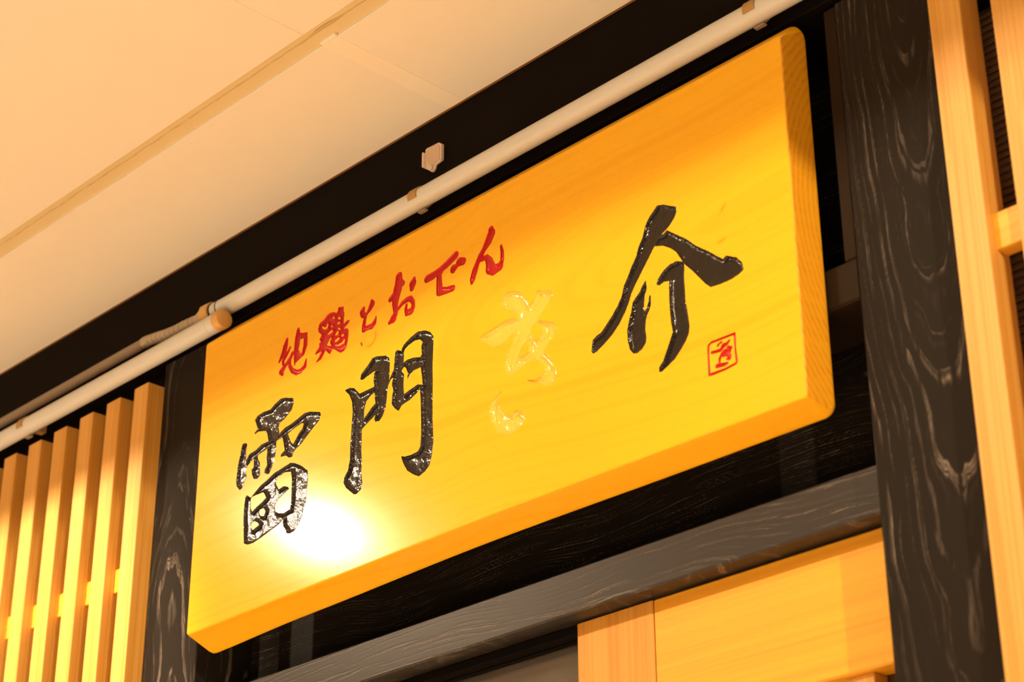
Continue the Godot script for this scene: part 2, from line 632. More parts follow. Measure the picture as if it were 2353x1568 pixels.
func build_hall() -> void:
	var f := setting("floor")
	plank("floor_slab", Vector3(-7, -0.2, -3.2), Vector3(7, 0.0, 7.5), 0.01, mat.floor, f)
	var s := setting("trim_1")
	plank("unseen_upstand", Vector3(-7, CEIL + 0.001, 0.80), Vector3(7, 3.92, 0.83), 0.001, mat.hall, s)  # unseen; keeps lamp light off the top of the sign
	var c := setting("trim_2")
	plank("unseen_hall_ceiling", Vector3(-7, 3.92, 0.80), Vector3(7, 4.05, 4.6), 0.01, mat.hall, c)  # out of view; carries the unseen lamps
	var w := setting("wall_back")
	plank("wall_panel", Vector3(-7, 0, -3.2), Vector3(7, 4.05, -3.1), 0.01, mat.brown, w)  # unseen walls and lid close the shop against background light
	var top := setting("trim_3")
	plank("shop_ceiling", Vector3(-7, CEIL + 0.03, -3.1), Vector3(7, CEIL + 0.13, 0.79), 0.01, mat.brown, top)
	for side in [["wall_left", -7.0, -6.9], ["wall_right", 6.9, 7.0]]:
		var v := setting(side[0])
		plank("wall_panel", Vector3(side[1], 0, -3.1), Vector3(side[2], CEIL, -0.3), 0.01, mat.brown, v)


# ------------------------------------------------------------------ ceiling over the shopfront
func build_ceiling() -> void:
	var c := setting("ceiling")
	var t := 0.02
	var seam := -0.048
	var back := -0.3
	# two rows of sheets with a sunk, sealed joint between them
	var xs := [-7.0, seam - 1.82, seam, seam + 1.82, 7.0]
	for i in 4:
		plank("panel", Vector3(xs[i] + 0.0001, CEIL, back), Vector3(xs[i + 1] - 0.0001, CEIL + t, 0.2375), 0.0006, mat.plaster, c)
		plank("panel", Vector3(xs[i] - 0.016 + 0.0001, CEIL, 0.2735), Vector3(xs[i + 1] - 0.016 - 0.0001, CEIL + t, 0.826), 0.0005, mat.plaster, c)  # front edge is out of view, set to shade the sign top
	plank("joint_strip", Vector3(-7, CEIL + 0.0045, 0.236), Vector3(7, CEIL + 0.016, 0.275), 0.0005, mat.caulk, c)
	# the bead of sealant in the joint, a little crooked
	var p := PackedVector3Array()
	var r := PackedFloat32Array()
	var n := noise(6.0, 3, 77)
	var k := 0
	while k <= 500:
		var x := -2.6 + 4.2 * k / 500.0
		var bump := exp(-pow((x + 0.035) / 0.03, 2.0))
		p.append(Vector3(x, CEIL + 0.0052 - 0.002 * bump, 0.2600 + 0.0016 * n.get_noise_1d(x * 2.0) + 0.0035 * bump))
		r.append(0.0013 + 0.0009 * n.get_noise_1d(x * 9.0 + 40.0) + 0.0012 * bump)
		k += 1
	part("sealant_bead", tube(p, r, 8), mat.bead, c)
	# the flat tape over the cross seam, wrapped up into the joint at its end
	plank("seam_tape", Vector3(-0.0665, CEIL - 0.0005, -0.02), Vector3(-0.0330, CEIL + 0.002, 0.2375), 0.0004, mat.tape, c)
	plank("tape_end", Vector3(-0.0665, CEIL - 0.0005, 0.2370), Vector3(-0.0330, CEIL + 0.0100, 0.2440), 0.0015, mat.tape, c)


# ------------------------------------------------------------------ black timber frame
func build_frame() -> void:
	for q in [["black oak post left of the sign with pale grain", -0.767, -0.6246], ["black oak post right of the sign with pale grain", 0.6230, 0.7700]]:
		var o := thing("wooden_post", q[0], "post", Vector3((q[1] + q[2]) / 2.0, 0, -0.07), "black posts of the shopfront")
		var half: float = (q[2] - q[1]) / 2.0
		plank("shaft", Vector3(-half, 0.0, -0.07), Vector3(half, 2.962, 0.07), 0.0022, mat.post, o)
	var b := thing("ceiling_beam", "long black painted beam under the ceiling carrying the pipes", "beam", Vector3(0, 2.9687, 0))
	plank("face_board", Vector3(-7, 0, -0.16), Vector3(7, CEIL - 2.9687 - 0.001, 0.002), 0.002, mat.black, b)
	plank("edge_trim", Vector3(-7, CEIL - 2.9687 - 0.0036, 0.0022), Vector3(7, CEIL - 2.9687 - 0.0002, 0.0034), 0.0005, mat.trim, b)
	for side in [[-7.0, -0.768], [0.7705, 7.0]]:
		plank("frieze_board", Vector3(side[0], -0.08, -0.06), Vector3(side[1], -0.001, -0.022), 0.002, mat.black, b)
	var l := thing("door_lintel", "black oak lintel of two boards below the hanging sign", "lintel", Vector3(0, 2.328, 0))
	plank("lower_board", Vector3(-0.6243, 0, -0.11), Vector3(0.6226, 0.0575, -0.04), 0.0024, mat.lintel, l)
	plank("upper_board", Vector3(-0.6243, 0.0585, -0.13), Vector3(0.6226, 0.63, -0.10), 0.0020, mat.lintel_shaded, l)
	var m := thing("mounting_rail", "black horizontal rail behind the sign, seen beside its right end", "rail", Vector3(0, 2.566, -0.05))
	plank("bar", Vector3(-0.6243, 0, -0.049), Vector3(0.6226, 0.0525, 0.048), 0.003, mat.nuki, m)
	plank("stud", Vector3(0.603, 0.053, -0.049), Vector3(0.6226, 0.396, 0.046), 0.002, mat.nuki, m)
	plank("stud", Vector3(-0.6243, 0.053, -0.049), Vector3(-0.605, 0.396, 0.046), 0.002, mat.nuki, m)


func build_screens() -> void:
	# left screen: square upright slats let into one horizontal rail
	var o := thing("slat_screen", "pale wooden slat screen left of the left black post", "slat screen", Vector3(-0.767, 0.25, 0))
	for i in 9:
		var x := -0.0005 - 0.0817 * i
		plank("slat", Vector3(x - 0.0395, 0.0, -0.012), Vector3(x, 2.672, 0.03), 0.0008, mat.slat, o)
	plank("cross_rail", Vector3(-0.80, 2.334, -0.008), Vector3(-0.012, 2.3735, 0.011), 0.001, mat.rail, o)
	plank("bottom_rail", Vector3(-0.80, -0.05, -0.02), Vector3(-0.0005, 0.0, 0.035), 0.002, mat.rail, o)
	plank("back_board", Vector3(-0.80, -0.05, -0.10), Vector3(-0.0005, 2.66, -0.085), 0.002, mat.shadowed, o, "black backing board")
	var r := thing("slat_screen", "pale wooden slat screen right of the right black post, before a ribbed brown panel", "slat screen", Vector3(0.7706, 0.25, 0))
	for i in 3:
		var x := 0.0003 + 0.0787 * i
		plank("slat", Vector3(x, 0.0, -0.0085), Vector3(x + 0.0403, 2.672, 0.03), 0.0008, mat.slat, r)
	plank("cross_rail", Vector3(0.012, 2.2960, -0.0060), Vector3(0.24, 2.3385, 0.0155), 0.001, mat.rail, r)
	plank("bottom_rail", Vector3(0.0003, -0.05, -0.02), Vector3(0.24, 0.0, 0.035), 0.002, mat.rail, r)
	plank("back_board", Vector3(0.0003, -0.05, -0.10), Vector3(0.24, 2.66, -0.055), 0.002, mat.rib, r, "brown backing board")
	for i in 120:
		var y := 1.55 + 0.0093 * i
		plank("rib", Vector3(0.0006, y, -0.0552), Vector3(0.2395, y + 0.0074, -0.0495), 0.0024, mat.rib, r)


func build_doorway() -> void:
	# sliding door leaf behind the lintel: stile, deep top rail, lattice below
	var d := setting("door_1", "orange wooden sliding door with a deep top rail and lattice, right of the dark opening")
	plank("stile", Vector3(0.1032, 0.06, -0.105), Vector3(0.2318, 2.3265, -0.0702), 0.0012, mat.stile, d)
	plank("top_rail", Vector3(0.2324, 2.1715, -0.105), Vector3(1.00, 2.3265, -0.0706), 0.0022, mat.door, d)
	for i in 6:
		var x := 0.3040 + 0.0990 * i
		plank("lattice_bar", Vector3(x, 0.10, -0.105), Vector3(x + 0.0388, 2.1712, -0.0800), 0.001, mat.slat, d)
	plank("bottom_rail", Vector3(0.2324, 0.06, -0.105), Vector3(1.00, 0.22, -0.0706), 0.002, mat.door, d)
	plank("back_panel", Vector3(0.2324, 0.22, -0.128), Vector3(1.00, 2.20, -0.108), 0.001, mat.brown, d)
	var k := setting("trim_4", "dark door track under the lintel")
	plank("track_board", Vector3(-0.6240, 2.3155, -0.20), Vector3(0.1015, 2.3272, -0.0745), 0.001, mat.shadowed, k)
	var w := setting("window_1", "dark glass of the doorway left of the orange door")
	plank("pane", Vector3(-0.6240, 0.08, -0.104), Vector3(0.1020, 2.3150, -0.100), 0.0005, mat.glass, w)
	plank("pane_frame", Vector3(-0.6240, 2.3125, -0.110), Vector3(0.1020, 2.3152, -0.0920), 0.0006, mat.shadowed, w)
	# the room behind, its dimness put into the dark brown
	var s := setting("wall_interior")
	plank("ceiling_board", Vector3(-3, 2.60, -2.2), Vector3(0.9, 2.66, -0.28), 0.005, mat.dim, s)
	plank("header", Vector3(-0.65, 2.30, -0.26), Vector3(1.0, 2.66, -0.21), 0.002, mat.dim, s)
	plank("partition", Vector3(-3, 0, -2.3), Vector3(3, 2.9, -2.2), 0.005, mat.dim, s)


# ------------------------------------------------------------------ the sign
# Outlines of the carving in millimetres from the middle of the sign: "solid" and "hole" are outlines (x, y, ...), "brush" are strokes of the brush (x, y, half width, ...).
func letters() -> Dictionary:
	return {
	"thunder": {"paint": "black",
		"solid": [[-438.1,62.2,-432.8,67.1,-418.7,68.6,-400.9,67.5,-390.9,72.7,-375.9,77.1,-363.2,74,-346.5,67.8,-344.9,59.4,-348.6,50.1,-364.9,40.6,-377.1,37.1,-377.8,29.1,-375.9,22,-383.6,14.3,-391.9,13.2,-402,18.2,-405.8,30.5,-409,35.2,-419.1,38.4,-427.7,40.2,-436.1,38.5,-437.1,41.3,-429.6,45.5,-433,52.2],
			[-447.8,10.2,-432.4,11.9,-418.7,16.9,-399.1,16.9,-377.2,20.6,-363.8,26.1,-350.2,27.3,-334.2,30.8,-318.2,34.8,-304.7,32.7,-281.5,24.7,-279.4,19.5,-283.4,11.8,-294.9,5.5,-307.8,-2.2,-320.6,-10.8,-333.7,-15.8,-340.2,-19.2,-342.4,-25.7,-349.2,-25.1,-357.8,-19.2,-370.2,-17.6,-369.7,-13.8,-361.2,-10,-363.1,-3,-366.7,9,-368.3,12.3,-382,11.1,-391.4,7.6,-409.3,4.8,-423.1,2.6,-437,-0.6,-450.5,-7.5,-456.2,-7.7,-454.3,2.8],
			[-465.5,32.4,-457.4,31.8,-453.6,27.8,-455.2,19.9,-455.2,6.8,-450.5,-7.5,-453.4,-14.1,-450.5,-24.2,-455.5,-31.9,-460.4,-39.6,-466,-41.1,-474.5,-32.7,-477.1,-22.7,-475.9,-11,-474.2,1.4,-470.3,15.2,-468.4,25.8],
			[-436.2,6.6,-426,3.5,-423.9,-5.5,-419.7,-11.3,-417.4,-32.1,-424.1,-35.6,-432.7,-33.4,-438.3,-24.1,-439.8,-16.3,-434.4,-14.2],
			[-399.1,16.4,-382,11.1,-382.2,-4.4,-384,-16.7,-388.8,-26.1,-395,-35.2,-397.6,-36.2,-407.7,-31.4,-407.3,-26,-401.7,-20.4,-404,-8.7,-403.6,4],
			[-434.2,-59.1,-428,-55.4,-416,-48.9,-399.7,-44.6,-383.7,-38.5,-362,-36,-345.9,-34,-334.8,-37.9,-318.1,-47.4,-304.7,-58.5,-303.3,-71.3,-304.5,-85,-305.8,-105.7,-313,-124.6,-320.2,-134.7,-330.2,-142.4,-340.8,-143,-347.6,-140.2,-349.3,-135.4,-355.1,-128.6,-357.7,-122.6,-356.5,-117.7,-366.4,-122,-387.7,-126.7,-409.2,-131.4,-425.5,-134.1,-439.4,-133,-448.2,-128.8,-450,-115,-452.7,-90.9,-453.2,-72.6,-451.2,-56.9,-447.8,-53.8,-440.3,-59.1,-437.3,-61.2]],
		"hole": [[-355.3,14.2,-338.7,18.5,-322.7,20.7,-318.5,18.4,-322,11.4,-329.8,6.6,-336.1,-0.5,-341.9,-6,-347.1,-1.6],
			[-377.1,-53.1,-372,-47.4,-358.6,-45.1,-343.5,-48.4,-340.8,-60.2,-340.6,-78.1,-340.1,-95.9,-342.1,-105.9,-356.7,-107.9,-367.7,-104.8,-376.2,-99.8,-378.3,-90.3,-372,-83.2,-358.9,-78.1,-345.7,-73.9,-348.7,-70,-359.8,-65.7,-370.5,-67.6,-375.1,-60.9,-378.2,-56.4],
			[-437.2,-62.7,-431.8,-60.6,-415,-61,-406.7,-61.6,-400.3,-71.5,-408.3,-75.5,-424.5,-80.8,-432,-84.1,-436.5,-77.4],
			[-412.9,-86.8,-404.6,-86.4,-400,-93.1,-403.6,-99.2,-412.1,-95.9,-414.8,-90.7],
			[-432.4,-101.9,-425.6,-100.6,-416.9,-105.3,-413.7,-109.8,-420.5,-111.4,-428.6,-113.7,-432.6,-109]],
		"brush": []},
	"gate": {"paint": "black",
		"solid": [[-227.2,40.3,-215.9,40.5,-205.9,36.5,-200,30.3,-194.1,24,-178.9,24.2,-159.6,24.2,-156.6,15.8,-167.4,13.6,-178.2,7.5,-182.6,-4.6,-182.1,-17.3,-166.6,-6,-158.1,-2,-150.5,-1.6,-149.9,-15.2,-163.2,-22.4,-176.7,-27.7,-186.1,-32.3,-185.9,-49.6,-186,-64.7,-184,-78.6,-184.6,-97.2,-181.7,-113,-184,-121.6,-194.1,-126.1,-199.7,-124.5,-216.8,-110.2,-222.8,-100.9,-221.8,-93.7,-214,-84.7,-210.5,-70.5,-210.9,-51.4,-209.6,-32.6,-209,-15.4,-207.9,1.6,-210.6,18.1,-216.8,30],
			[-193.7,45.8,-191.3,53.8,-177.7,62,-168.3,69.6,-158.7,69.5,-139.3,63.8,-131.4,57.7,-129.5,49.3,-129.9,28.1,-133.3,10,-134.7,-4.9,-136.4,-15.8,-142.7,-27.1,-149.3,-31.6,-157.5,-30.4,-160.4,-25.2,-157.9,-20.3,-158,-5,-160.3,7.4,-160.8,19.1,-164.2,35.8,-163.2,44.2,-160.6,48.2,-168.8,47.1,-179.8,45,-188,42.9],
			[-131,22.7,-124.6,32.1,-120.7,36.5,-117.8,29.7,-120.3,24.8,-127,23.2,-133.4,13.8,-134.9,16.2],
			[-118.8,61.1,-114.9,64,-103.9,58.2,-99.7,50.5,-100.6,37.4,-105.7,29.5,-98.8,21.4,-99.7,6.4,-97.9,-9.4,-80.9,-5.6,-67.8,-5.3,-65.2,-9,-70.2,-14.9,-85.8,-21,-101.5,-23.4,-109.2,-30,-117.4,-22.9,-123.6,-15.2,-123.4,-4.8,-121.1,5.9,-124.6,14.7,-121.7,25.3,-120.9,40.4,-119.9,51.7],
			[-105.4,61.2,-101.5,66.7,-88.3,72.7,-72.5,76.7,-56.6,73,-46,66.6,-39.3,58.1,-39,42.7,-40.3,16.5,-39.2,-12.1,-39.2,-40.1,-38.1,-68.2,-36.3,-96.2,-38.5,-113.7,-43.3,-128.5,-52,-134.9,-64.6,-138.4,-75,-132.6,-88.1,-123.2,-94.9,-113,-100.4,-102.1,-101.3,-98.1,-94,-101.3,-80.9,-102.5,-68.1,-101.9,-63.1,-97,-61.4,-79.2,-61.9,-60.6,-63.3,-32.2,-65.1,-12.8,-60,-7,-61.6,4.9,-64.5,19.2,-62.3,37.5,-64,51.5,-61.5,57.3,-66.9,63.1,-77.5,65,-90.7,62.9,-98.6,58.9,-101.1,53,-105.1,52.4],
			[-103.4,39.3,-92.8,41.4,-79.5,40,-66.2,36,-62.4,39.4,-59.2,17.4,-65.9,20.6,-79,20.3,-86.8,17.3,-91.9,11.4,-90.9,20.6,-95.1,29.7,-99.2,33,-107,26.1,-105.9,33.4],
			[-98,-8.5,-86.2,-5.8,-70.5,-3.4,-60,-7,-59.8,-14.6,-67.7,-11.9,-80.7,-15.2,-91.1,-19.3,-101.5,-22.5]],
		"hole": [],
		"brush": []},
	"joy": {"paint": "gold",
		"solid": [[92,62.3,95.1,68.1,104.1,71.7,117.1,68.8,129,62.3,137.8,52.8,143.6,43,146.4,36.9,152.3,39.8,158.3,48.9,164.2,52,173.8,47.3,187.1,42.9,190.4,35.3,186.9,30.6,180.1,25.6,171.4,18.3,161.6,12.1,164.5,8.5,173.1,4.2,180.6,0.2,191,-3.5,195.6,-10.7,195.9,-17.4,189.7,-24.1,180.1,-29.6,175.3,-36,170.5,-38,179.8,-47.1,189,-59.1,194,-71,194.2,-81.2,190.3,-87.8,180.9,-89.7,171.6,-86.9,156.6,-77.9,140.4,-68.8,141.4,-67.7,154.7,-71.5,164.3,-70.3,170,-67.2,172,-63.4,170.1,-58.4,162.7,-50,153.2,-43.7,142.6,-44.5,131.9,-48.2,120.2,-50.2,112.4,-53.4,105.6,-49.6,99.7,-41.7,98.3,-33.7,102.7,-20.2,108.7,-8.8,114.7,2.7,116.7,6.5,106.8,4,96.9,-1.5,88.9,-2.5,74.8,1.7,62.7,10.5,54.6,16.5,50.9,24.7,60.6,26.6,78.9,27.8,99,31.2,114.9,29.2,122.8,27.1,122.8,31.7,114.9,39.1,101,45,94,53]],
		"hole": [[150.9,4.8,157.7,6,163.5,4.7,167.2,-4.1,169,-9.3,163.2,-16.1,157.4,-18.5,151.7,-10.5,147.9,-3.2],
			[125.3,-29.9,128.2,-23.1,134.2,-16.3,140,-13.8,143.4,-22.5,143.7,-28.6,136,-31.1]],
		"brush": []},
	"dot": {"paint": "gold",
		"solid": [[94.3,-66.9,94.7,-69,89.7,-72.5,87.7,-79.3,90.7,-87.6,98.5,-97.5,111.1,-107.4,116,-104.6,121.8,-102.4,131.4,-107.9,137,-115.8,136.9,-123,129.3,-127.7,119.6,-131.9,110,-133.2,100.3,-130.4,88.6,-124.3,78.8,-114.6,72.9,-105.4,72.5,-99.4,68.9,-87.9,70.9,-79.7,76.9,-74.2,86.8,-70.1]],
		"hole": [],
		"brush": []},
	"between": {"paint": "black",
		"solid": [[372.4,88.9,382.4,86,402.8,74.5,403.4,66.6,399.1,60,392.8,54.1,386.6,49.9,378.4,46.5,370.1,41.4,365.7,34.7,357.2,24.6,348.6,14.5,340,4.4,331.4,-5.7,324.9,-15,320.4,-25,313.8,-35.8,303.1,-48.5,290.4,-58.8,275.6,-66.8,265,-71.4,258.7,-72.5,255.3,-68.8,256.6,-60.1,258.3,-53.2,265.7,-49.7,272,-48.9,280.6,-42,291.3,-32.6,302.1,-21.5,308.6,-12.2,313.3,1.2,319.8,10.5,326.4,21.4,335.2,33.2,339.8,45,346.3,54.3,352.1,69,358.7,78.3,366.1,83.9],
			[370.3,46.3,380.3,45.7,386.5,48.6,398,39.4,416.8,24.2,431.5,9.2,449.9,-5.4,462.5,-16.9,471.4,-24.2,476.3,-21.3,491.6,-30,499.3,-39.4,501.7,-49.9,493.7,-53.2,482.4,-55.2,465.6,-55.2,450.7,-53.5,443.5,-46.8,436.4,-37.6,425.7,-23.7,413,-9,407.6,-0.3,400.5,12.5,391.1,22,379.5,30,369.7,33.1,361.8,36.2],
			[366.2,-18.1,368.5,-11.6,377.8,-3.6,388,0.8,399.9,1.1,411.3,-4.2,411.9,-11.8,410.7,-22.8,411,-37.6,411.2,-57.2,413.4,-70.9,414.7,-81,415.6,-92.5,413.5,-101.3,409.3,-107.7,401.2,-116,391.1,-125.1,377.2,-131.4,369.3,-134.7,365,-133.6,365.3,-127.3,371.9,-121.6,378.3,-109.5,384.8,-97.4,389.1,-89.4,386.9,-75.7,385.8,-59.1,385.6,-44.4,386.1,-28.2,386.8,-21.1,379.1,-18.9,371,-20.8],
			[349.3,-5.1,350.4,-13,350.1,-19.5,346.8,-24.9,345.3,-35.9,344.8,-46.4,348.9,-43.8,352.3,-35.2,354.7,-27,356.6,-29.4,356.1,-41.5,352.7,-48.5,349.6,-52.3,347.2,-59.6,345.7,-70.5,347.2,-80.8,345.9,-88.4,339.6,-94.3,331.5,-97.1,325.6,-95.9,319.8,-89,316.3,-74.7,315.9,-61.4,319.4,-49.5,324,-37.9,326.4,-27.2,331.7,-22.5,339.1,-17,342.3,-11.6]],
		"hole": [],
		"brush": []},
	"ground": {"paint": "red",
		"solid": [],
		"hole": [],
		"brush": [[-368.7,170.1,3.5,-371.4,161,5.9,-374,151.9,6.2,-379.6,145.7,4.4,-384.9,139.3,2.3],
			[-360.2,153.9,2.6,-364.5,148.5,3.2,-370.1,143.2,4.1,-375.7,137.9,3.5,-375,132.3,2.9],
			[-375.4,115.9,3.2,-378.4,121.2,5.9,-367.1,129.5,4.4,-357,136.9,3.8,-350.9,143.8,2.3],
			[-342.3,176.6,3.8,-342.4,165.3,6.5,-343.5,152.1,6.5,-345.4,141.9,5,-346.7,131.5,3.1,-347.1,120.9,1.4],
			[-337.8,164.5,5.6,-329.7,162.6,4.4,-323.4,161.7,4.4,-323.2,153,4.6,-323.3,144,4.9,-327.8,133,4,-336.7,129.8,3.4,-346.3,125,2.2],
			[-342.4,136.3,7,-335.5,131.2,3.7],
			[-354.7,142.4,3.1,-358.8,133.9,3.5,-358.7,123.9,3.7,-352,113.6,4,-341,106.7,4.3,-331.2,106.4,4.3,-322.4,110.5,4.3,-319.8,120.4,1.9]]},
	"fowl": {"paint": "red",
		"solid": [[-248.8,179.6,-245,178.8,-242.4,177.2,-239.2,177.4,-236,175.7,-236.3,170.1,-234.2,164.8,-235,157.1,-235.2,148.3,-229,150.5,-223.4,150.2,-221.4,147.7,-223.8,145,-232.3,141,-234.7,139.2,-228.4,138.7,-223.2,134.2,-223,124.4,-224.8,115.4,-226.9,107.3,-232.9,103.3,-240.4,103.5,-246.9,108.2,-254.8,114.5,-258.6,115,-264.6,109.6,-270,114.6,-274.7,119.3,-280.1,112.8,-284.9,108.3,-295.7,106.7,-295.2,109.2,-289.1,115,-284.4,121.4,-297.2,120.3,-299.2,122.1,-297.5,125.1,-290.1,130.5,-290.4,136,-286.7,138.2,-290.1,141.2,-289.6,143.7,-285.4,148.5,-292.8,154.8,-294.5,160.8,-292.3,168.1,-288.6,170.3,-282.2,171.6,-274.8,176.1,-268.4,177.4,-259.4,175.9,-252.8,171.7,-249.8,175.1]],
		"hole": [[-285.6,162.5,-281.5,159.7,-276.2,156.9,-272.1,162.5,-270.6,159.3,-272.3,154.5,-278.6,153.7,-284,157.9],
			[-261.4,166.3,-258,168.4,-256.4,166.2,-259.4,163.8],
			[-248.8,162.1,-246,163.1,-242.4,160.2,-243.9,158.1,-248.1,159.6],
			[-250.4,154,-244.4,155,-243.2,152.5,-248.2,151.7],
			[-264.8,153.8,-262.1,155.7,-260.2,153.8,-263.2,152.3],
			[-247.6,144.7,-244.5,145.4,-242.2,142.8,-244.9,141.3,-247.5,143.1],
			[-271.6,142.7,-269.2,145.4,-263,147.6,-259.3,146.5,-261.5,143.5,-266.5,142.6],
			[-254.1,135.5,-251.7,139.1,-248.6,140.7,-245.8,139.7,-247.1,135.7,-250.8,134.4],
			[-240.3,129.9,-236.9,132.2,-233.3,130.7,-234.8,128.6,-237.9,128.1],
			[-254.4,125.7,-251.8,128.5,-245.5,129.8,-242.7,127.9,-246.6,125.8,-251.5,124.2],
			[-272,126.8,-268.4,131.7,-263.6,136.2,-262,134.3,-265.2,130.6,-264.3,125.8,-261.3,122.1,-266.7,123.5],
			[-248.4,116.9,-243.7,118.6,-236.2,119.4,-232,122.3,-230.4,120.9,-232.3,116.3,-238.5,115.8,-244.8,115.2]],
		"brush": []},
	"and": {"paint": "red",
		"solid": [],
		"hole": [],
		"brush": [[-191.4,155.2,4.1,-193.7,151.7,5.3,-191.6,146.5,5.3,-187.1,142.7,3.8,-183,145.1,3,-176.4,150.6,4.7,-172.2,156,6.1,-173.2,161.7,3],
			[-185.9,141.7,3.5,-187.7,135.4,3.7,-188.9,128.8,4.4,-189.6,122.9,4.1],
			[-188.7,121.7,4.7,-179.5,121.9,4.1,-171,121,4.9,-166.2,124.1,4.9,-163.4,129.2,2.7,-162.7,133.7,1]]},
	"o": {"paint": "red",
		"solid": [],
		"hole": [],
		"brush": [[-114.5,177.7,7.2,-114.8,165.8,8.7,-116.7,158,9.6,-119.7,149.4,8.8,-121.1,140.1,7.2,-120.7,131.5,5.6,-119.4,122.5,4.8,-124.5,115.9,7.1,-132.7,112.3,3.3],
			[-112,167.2,7.9,-105.7,163.6,4.4],
			[-131.9,148.4,4.5,-124,150.9,7.2],
			[-115.7,126,2.5,-106.8,132.4,3.7,-96.9,134.7,4.4,-88.7,133.8,4.4,-82.8,125.8,4,-82.6,118.5,4.3,-86.5,114,5.9,-95.5,113.5,4.7,-98.2,120.7,3.2,-96.7,126.8,2.5],
			[-82.1,161.8,3.6,-84.4,155.4,7.4,-85.8,148.9,5.1]]},
	"de": {"paint": "red",
		"solid": [],
		"hole": [],
		"brush": [[-54.1,151.1,6.2,-42,151.3,6.2,-27.7,154.2,5.4,-15,157.6,6.1,4.2,165.1,6.1],
			[-23.6,152.6,4.3,-29.5,147.7,5.1,-28.9,134.3,6.1,-27.9,121.4,6.9,-14.4,118.1,5.4,-1,116.5,4.9],
			[0.2,145.8,6.9,7.3,147.8,3.5,11.9,151.9,6.8,19.8,149.4,5.7]]},
	"n": {"paint": "red",
		"solid": [],
		"hole": [],
		"brush": [[74.4,177,4.9,75.2,169.6,7.8,69.1,160.2,7.5,59.9,150.8,4.9,53.8,143.8,5.6,47.7,135.5,4.9,43.2,126.7,6,38.6,115.6,5.6,37.4,110.7,3.4],
			[55.4,138.4,3.8,66.1,137.8,4.2,71.4,128.6,7,73.7,118.4,9.5,79.7,112.6,7.7,91.7,113.7,6.6,96.3,122.4,3.7,96.3,134,3.4,94.1,143.7,2.3]]},
	"seal": {"paint": "red",
		"solid": [],
		"hole": [],
		"brush": [[482.5,-125,1.6,463.8,-124.5,1.6,447.3,-124,1.6,443.1,-125.7,1.6,442,-129.9,1.6,441.8,-140.5,1.4,441.8,-163.4,1.8,448.1,-163.9,1.8,465.5,-164.2,1.5,482.3,-162.5,1.5,483.1,-158.9,1.6,482.1,-145.4,1.4,482.2,-125.8,1.5],
			[456.8,-131,1.9,459,-129.5,1.4,462.4,-128.8,1.6],
			[474.2,-130.8,1.5,470.2,-133.5,2.4,464.7,-134.3,3.3,461.2,-137.6,2.3],
			[447,-136.8,2,454.1,-137.9,2.1,460.7,-138.3,2.3],
			[477.4,-139.2,1,475.7,-141.3,2.1,471.5,-139,2.6],
			[472.8,-144.4,3.2,465.9,-142,3.1,461.4,-143.6,1.9,458.3,-148.5,2.1,457.8,-152.9,1.6],
			[463.3,-147.1,1.6,469.4,-146.4,2.6,473.4,-150.6,2.9,473.2,-153.2,2.3,468.7,-152.6,1.3],
			[453.7,-156.3,2.9,459.4,-156.9,2.7,464.8,-158,2.4,469.7,-157.5,1.4]]},
	}


# signed distance (negative inside) of an outline on a patch of the grid, within 6 mm
func outline_field(flat: Array, g: Dictionary) -> PackedFloat32Array:
	var nx: int = g.nx
	var ny: int = g.ny
	var d := PackedFloat32Array()
	d.resize(nx * ny)
	d.fill(36.0)
	var count := flat.size() / 2
	var pts := PackedVector2Array()
	for i in count:
		pts.append(Vector2((flat[2 * i] - g.x0) / STEP, (flat[2 * i + 1] - g.y0) / STEP))
	var reach := 6.0 / STEP
	for i in count:
		var a := pts[i]
		var b := pts[(i + 1) % count]
		var e := b - a
		var l2 := maxf(e.length_squared(), 0.0001)
		for y in range(maxi(0, int(minf(a.y, b.y) - reach)), mini(ny - 1, int(maxf(a.y, b.y) + reach) + 1) + 1):
			for x in range(maxi(0, int(minf(a.x, b.x) - reach)), mini(nx - 1, int(maxf(a.x, b.x) + reach) + 1) + 1):
				var px := x - a.x
				var py := y - a.y
				var t := clampf((px * e.x + py * e.y) / l2, 0.0, 1.0)
				px -= t * e.x
				py -= t * e.y
				var q := (px * px + py * py) * STEP * STEP
				if q < d[y * nx + x]:
					d[y * nx + x] = q
	for y in ny:
		var cross := PackedFloat32Array()
		for i in count:
			var a := pts[i]
			var b := pts[(i + 1) % count]
			if (a.y <= y) != (b.y <= y):
				cross.append(a.x + (y - a.y) / (b.y - a.y) * (b.x - a.x))
		cross.sort()
		for x in nx:
			d[y * nx + x] = sqrt(d[y * nx + x])
		for i in range(0, cross.size() - 1, 2):
			for x in range(maxi(0, ceili(cross[i])), mini(nx - 1, floori(cross[i + 1])) + 1):
				d[y * nx + x] = -d[y * nx + x]
	return d


